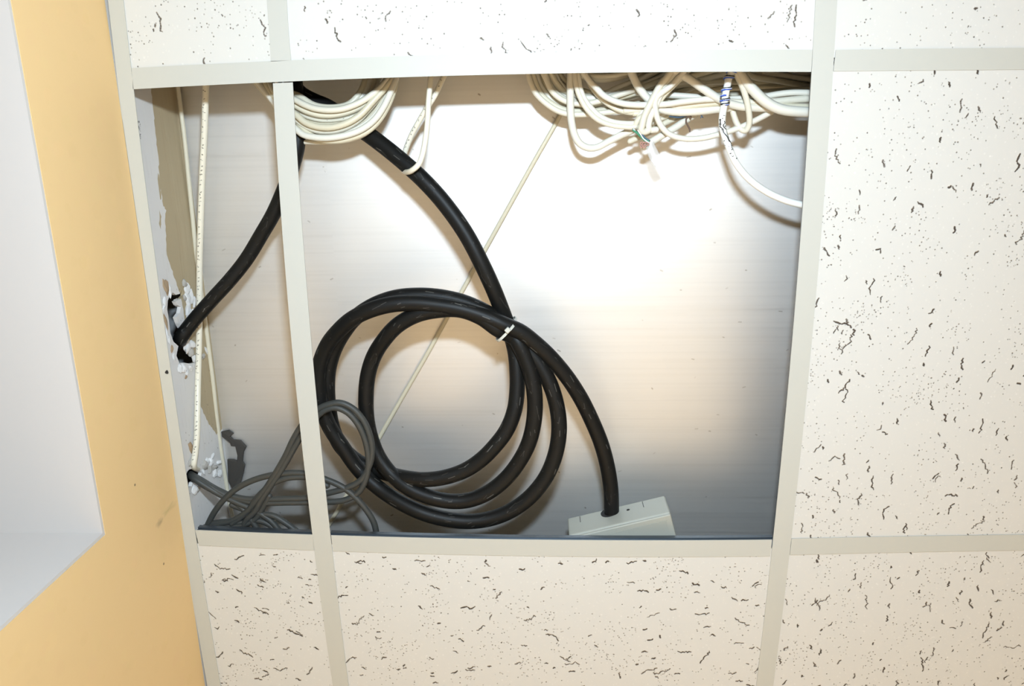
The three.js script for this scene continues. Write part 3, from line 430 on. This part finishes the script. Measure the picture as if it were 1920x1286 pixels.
strand(cr, [[836, 95], [898, 225], [950, 370], [982, 520], [992, 620], [985, 690], [950, 748], [905, 740], [855, 675], [822, 595], [800, 510], [800, 440]], [0.058, 0.085], 0.0036, whiteSheaths[0], 'white cable in a slim upright loop right of the wire-wrapped cable', null, [1, 0]);
// loose cables under the knot, running up to the right
strand(cz, [[380, 1330], [600, 1230], [800, 1130], [1000, 1010], [1200, 920], [1400, 850]], [0.09, 0.1], 0.0036, whiteSheaths[1], 'shaded white cable fanning right from the knot, lowest of three', null, [0, 0]);
strand(cz, [[560, 1250], [700, 1170], [900, 1060], [1150, 940], [1330, 870]], [0.095, 0.1], 0.0036, whiteSheaths[3], 'shaded white cable fanning right from the knot, middle of three', null, [0, 0]);
strand(cz, [[450, 1130], [650, 1050], [850, 960], [1050, 880], [1250, 830]], [0.09, 0.1], 0.0036, whiteSheaths[0], 'shaded white cable fanning right from the knot, uppermost of three', null, [0, 0]);
strand(cz, [[620, 1420], [780, 1320], [1000, 1190], [1180, 1080], [1350, 960], [1500, 870]], [0.075, 0.095], 0.0046, whiteSheaths[2], 'white cable ending in the clear plastic sleeve below the knot', null, [0, 0]);

// wire-wrapped cable
{
  const q = [...ck([[455, 120], [425, 180], [398, 260], [385, 340], [365, 430], [348, 530], [338, 620], [322, 720], [305, 820], [296, 920], [300, 1010], [318, 1110]]).map(([x, y]) => V(x, y, 0.052)), ...[[1363, 266], [1379, 304], [1405, 336], [1440, 361], [1474, 376], [1504, 384], [1530, 388]].map(([x, y], i) => V(x, y, 0.05 - i * 0.0015))];
  onward(q, 0, 0.08, 0.006); onward(q, 1, 0.05, 0);
  const c = curve(q), g = tube(q, 0.0042, 12, 0.35), t = thing('wrapped_cable', 'white cable wound with blue and white wire, hanging and curving to the right bar', 'cable');
  mesh('sheath', g, scribbled, t);
  const helix = (s0, s1, n, phase, r, m, label) => { const fr = c.computeFrenetFrames(400), p = []; for (let k = 0; k <= n * 14; k++) { const s = s0 + (s1 - s0) * k / (n * 14), f = k / 14 * Math.PI * 2 + phase, i = Math.round(s * 400), o = c.getPointAt(s); p.push(o.addScaledVector(fr.normals[i], Math.cos(f) * r).addScaledVector(fr.binormals[i], Math.sin(f) * r)); } mesh('wire_wrap', new THREE.TubeGeometry(new THREE.CatmullRomCurve3(p), n * 22, 0.001, 6), m, t, label); };
  const at = (py) => { let best = 0; for (let i = 0; i <= 400; i++) { const p = c.getPointAt(i / 400); const v = V(1362, py, 0.052); if (-p.z < -v.z) best = i / 400; } return best; };
  const a0 = at(128), a1 = at(150), b0 = at(160), b1 = at(174), c0 = at(180), c1 = at(197);
  for (const [m, ph, l] of [[wire.blue, 0, 'blue wire'], [wire.white, 0.55, 'white wire'], [wire.black, 1.1, 'dark wire']]) { helix(a0, a1, 2, ph + 2, 0.0052, m, l); helix(b0, b1, 1, ph + 2.5, 0.0052, m, l); helix(c0, c1, 2, ph, 0.0052, m, l); }
}
// loose wire ends
function wires(name, label, list) { const t = thing(name, label, 'wire'); for (const [z, pts, h, r, m, l] of list) mesh('wire', tube(path(pts, h, z), r, 6), m, t, l); return t; }
const cw = crop(1160, 200, 9.6);
wires('loose_wires', 'green, white and black wire ends poking out below the knot', [
  [cw, [[255, 425], [330, 480], [400, 550], [480, 620]], [0.07, 0.066], 0.001, wire.green, 'green wire'], [cw, [[262, 400], [340, 470], [420, 560], [540, 640]], [0.072, 0.066], 0.0008, wire.white, 'white wire'],
  [cw, [[300, 440], [380, 500], [460, 580], [545, 620]], [0.07, 0.066], 0.001, wire.green, 'green wire'], [cw, [[360, 400], [410, 480], [470, 555], [550, 608]], [0.07, 0.066], 0.001, wire.navy, 'dark teal wire'], [cw, [[370, 420], [430, 500], [500, 590], [560, 610]], [0.073, 0.067], 0.0008, wire.black, 'black wire'], [cw, [[345, 425], [395, 500], [450, 580], [520, 636]], [0.068, 0.065], 0.0008, wire.white, 'white wire'], [cw, [[255, 395], [300, 430], [350, 470]], [0.073, 0.07], 0.0009, wire.black, 'black wire']]);
wires('copper_curl', 'small pink copper wire curls beside the clear sleeve', [
  [cw, [[540, 690], [470, 690], [400, 680], [390, 650], [430, 640], [470, 670], [440, 720], [400, 735], [385, 700]], [0.066, 0.066], 0.0007, wire.pink, null], [cw, [[550, 670], [490, 640], [440, 650], [420, 700], [460, 740], [500, 690]], [0.064, 0.064], 0.0007, wire.pink, null]]);
wires('loose_wires', 'blue and brown wire stubs under the front sagging cable', [
  [cw, [[920, 175], [1000, 185], [1080, 192], [1160, 178], [1235, 150]], [0.08, 0.08], 0.0011, wire.navy, 'blue wire'], [cw, [[1240, 170], [1215, 220], [1220, 290], [1250, 350], [1275, 400], [1280, 445]], [0.08, 0.078], 0.001, wire.brown, 'brown wire'], [cw, [[1235, 165], [1275, 175], [1300, 210]], [0.08, 0.08], 0.0009, wire.brown, 'brown wire'], [cw, [[1285, 150], [1305, 185], [1280, 195]], [0.082, 0.08], 0.0007, wire.brown, 'brown wire']]);
wires('loose_wires', 'tiny dark wire stubs left of the wire-wrapped cable', [[cw, [[1480, 100], [1500, 150], [1475, 205]], [0.08, 0.08], 0.0006, wire.navy, null], [cw, [[1500, 130], [1490, 160], [1518, 195]], [0.08, 0.08], 0.0006, wire.navy, null]]);
{
  const t = thing('clear_sleeve', 'clear plastic sleeve hanging below the knot of white cables', 'plastic sleeve');
  const c = curve(cw([[570, 640], [585, 740], [630, 860], [690, 970], [745, 1050]]).map(([x, y], i) => V(x, y, 0.07 - i * 0.001))), g = new THREE.TubeGeometry(c, 24, 1, 16), p = g.attributes.position, fr = c.computeFrenetFrames(24), o = new THREE.Vector3(), d = new THREE.Vector3();
  const side = new THREE.Vector3(0.85, 0, 0.35).normalize();
  for (let i = 0; i < p.count; i++) { const k = Math.floor(i / 17); o.copy(c.getPointAt(Math.min(1, k / 24))); d.fromBufferAttribute(p, i).sub(o); const w = 0.0042 + 0.0026 * Math.sin(Math.min(1, k / 24) * 2.4), u = d.dot(side); d.multiplyScalar(0.0022).addScaledVector(side, u * (w - 0.0022)); p.setXYZ(i, o.x + d.x, o.y + d.y, o.z + d.z); }
  g.computeVertexNormals(); mesh('sleeve', g, clearPlastic, t);
}

// grey cables in the lower left bay
const cg = crop(300, 720, 4.148);
const greyLoops = [
  ['grey cable of the tall double loop, its outer turn', [[250, 705, 0.0497], [330, 752, 0.0481], [430, 812, 0.0459], [540, 862, 0.0433], [660, 892, 0.0414], [820, 896, 0.0401], [1000, 892, 0.0395], [1150, 886, 0.0388], [1290, 852, 0.0385], [1450, 808, 0.0385], [1560, 748, 0.0388], [1622, 650, 0.0388], [1650, 530, 0.0388], [1632, 400, 0.0388], [1580, 280, 0.0388], [1500, 190, 0.0388], [1400, 146, 0.0388], [1300, 162, 0.0388], [1210, 208, 0.0388], [1110, 312, 0.0388], [1036, 430, 0.0388], [980, 550, 0.0388], [900, 690, 0.0382], [826, 806, 0.0379], [752, 900, 0.0369], [670, 996, 0.0363], [560, 1062, 0.0356], [450, 1092, 0.0353], [350, 1112, 0.0353]]],
  ['grey cable of the tall double loop, its inner turn', [[245, 720, 0.0478], [320, 775, 0.0465], [450, 842, 0.0443], [600, 892, 0.042], [750, 922, 0.0401], [1000, 922, 0.0388], [1150, 920, 0.0385], [1300, 918, 0.0382], [1450, 898, 0.0382], [1545, 840, 0.0385], [1600, 740, 0.0385], [1622, 600, 0.0385], [1600, 450, 0.0385], [1545, 320, 0.0385], [1460, 222, 0.0385], [1370, 184, 0.0385], [1290, 200, 0.0385], [1215, 258, 0.0385], [1120, 372, 0.0385], [1046, 492, 0.0385], [985, 600, 0.0385], [930, 690, 0.0379], [850, 810, 0.0369], [790, 900, 0.0363], [740, 990, 0.0356], [680, 1050, 0.0353], [640, 1110, 0.0353]]],
  ['grey cable arching low over the bay and dropping beside the coil', [[372, 1092, 0.0353], [420, 1000, 0.0369], [500, 896, 0.0385], [600, 810, 0.0401], [740, 742, 0.0408], [900, 702, 0.0408], [1050, 690, 0.0404], [1150, 700, 0.0401], [1290, 742, 0.0395], [1420, 802, 0.0385], [1530, 890, 0.0376], [1620, 1000, 0.0369], [1664, 1080, 0.036], [1684, 1160, 0.0353]]],
  ['grey cable arching just under the other low arch', [[560, 1086, 0.035], [680, 992, 0.0369], [750, 890, 0.0382], [840, 800, 0.0388], [950, 740, 0.0392], [1080, 722, 0.0392], [1170, 730, 0.0388], [1300, 790, 0.0382]]],
];
const tails = ['grey cable tail dropping from the wall hole, leftmost of the short tails', 'grey cable tail dropping from the wall hole, just right of the leftmost tail', 'grey cable tail dropping farthest right in the narrow bay', 'grey cable lying nearly flat along the bottom of the narrow bay', 'grey cable rising from the bottom left corner and crossing under the low arch'];
greyLoops.forEach(([label, l], i) => {
  const pts = path(l, 0.05, cg);
  if (i < 2) { const [z, h] = onWall(353, 886 + i * 5, WALLX - 0.02); pts.unshift(P3(WALLX - 0.08, z, h), P3(WALLX - 0.02, z, h)); }
  cable('grey_cable', label, null, pts, 0.0042, greySheath);
});
[[[250, 715, 0.0459], [420, 815, 0.044], [520, 872, 0.042], [640, 966, 0.0395], [700, 1040, 0.0369], [760, 1130, 0.0356]], [[255, 730, 0.0433], [450, 850, 0.042], [600, 922, 0.0395], [740, 982, 0.0382], [860, 1062, 0.0366], [930, 1140, 0.0353]], [[560, 940, 0.0408], [740, 1004, 0.0388], [880, 1024, 0.0376], [980, 1082, 0.0363], [1070, 1150, 0.035]], [[380, 1086, 0.0369], [520, 1070, 0.0369], [640, 1076, 0.0369], [760, 1060, 0.0382], [860, 1100, 0.0369], [900, 1150, 0.0353]], [[370, 1110, 0.035], [520, 1108, 0.035], [640, 1098, 0.0353], [740, 1050, 0.0369], [800, 960, 0.0385], [850, 870, 0.0395]]].forEach((l, i) => {
  const pts = path(l, 0.05, cg);
  if (i < 2) { const [z, h] = onWall(354, 890 + i * 4, WALLX - 0.02); pts.unshift(P3(WALLX - 0.08, z, h), P3(WALLX - 0.02, z, h)); }
  cable('grey_cable', tails[i], null, pts, 0.0042, greySheath);
});
{ // pipe inside the wall
  const a = onWall(324, 572, WALLX - 0.075), b = onWall(333, 660, WALLX - 0.075);
  tag(mesh('conduit', tube([P3(WALLX - 0.075, a[0] - 0.03, a[1]), P3(WALLX - 0.075, b[0] + 0.03, b[1])], 0.005, 14), mat({ color: lin(0.16, 0.20, 0.26), roughness: 0.5 }), scene), 'blue grey conduit inside the upper broken wall hole', 'conduit');
}

// white junction box at the lower edge
{
  const t = thing('junction_box', 'white plastic junction box resting above the lower grid bar with the black cable entering it', 'junction box');
  const a = plan(1066, 1008, 0.03), b = plan(1258, 963, 0.03), L = Math.hypot(b[0] - a[0], b[1] - a[1]), yaw = Math.atan2(b[1] - a[1], b[0] - a[0]);
  t.position.copy(P3((a[0] + b[0]) / 2, (a[1] + b[1]) / 2, 0.03)); t.rotation.y = yaw;
  const H = 0.054, D = 0.12, shell = new RoundedBoxGeometry(L, H - 0.005, D, 3, 0.003); shell.translate(0, 0.005 + (H - 0.005) / 2, -D / 2); mesh('housing', shell, boxPlastic, t);
  const lid = new RoundedBoxGeometry(L - 0.001, 0.0046, D - 0.001, 2, 0.0015); lid.translate(0, 0.0023, -D / 2 - 0.0006);
  mesh('lid', lid, boxPlastic, t);
  const rib = new THREE.BoxGeometry(0.0014, 0.0012, D - 0.016); for (let i = 0; i < 56; i++) { const m = mesh('rib', rib, boxPlastic, t.children[1]); m.position.set(-L / 2 + 0.008 + i * (L - 0.016) / 55, -0.0003, -D / 2); }
  for (const x of [-0.37, 0.27]) mesh('knockout_slot', new THREE.BoxGeometry(0.0007, 0.016, 0.0006).translate(x * L, H - 0.012, 0.0001), dark, t);
  const knob = new THREE.SphereGeometry(0.0024, 12, 8); knob.scale(1, 1, 0.3); knob.translate(0.115 * L, H - 0.017, 0); mesh('screw_hole', knob, dark, t);
  const hole = new THREE.CylinderGeometry(0.0118, 0.0118, 0.0012, 24).rotateX(Math.PI / 2).translate(-0.075 * L, H - 0.0125, 0.0002); mesh('cable_entry', hole, dark, t);
}
renderer.render(scene, camera);
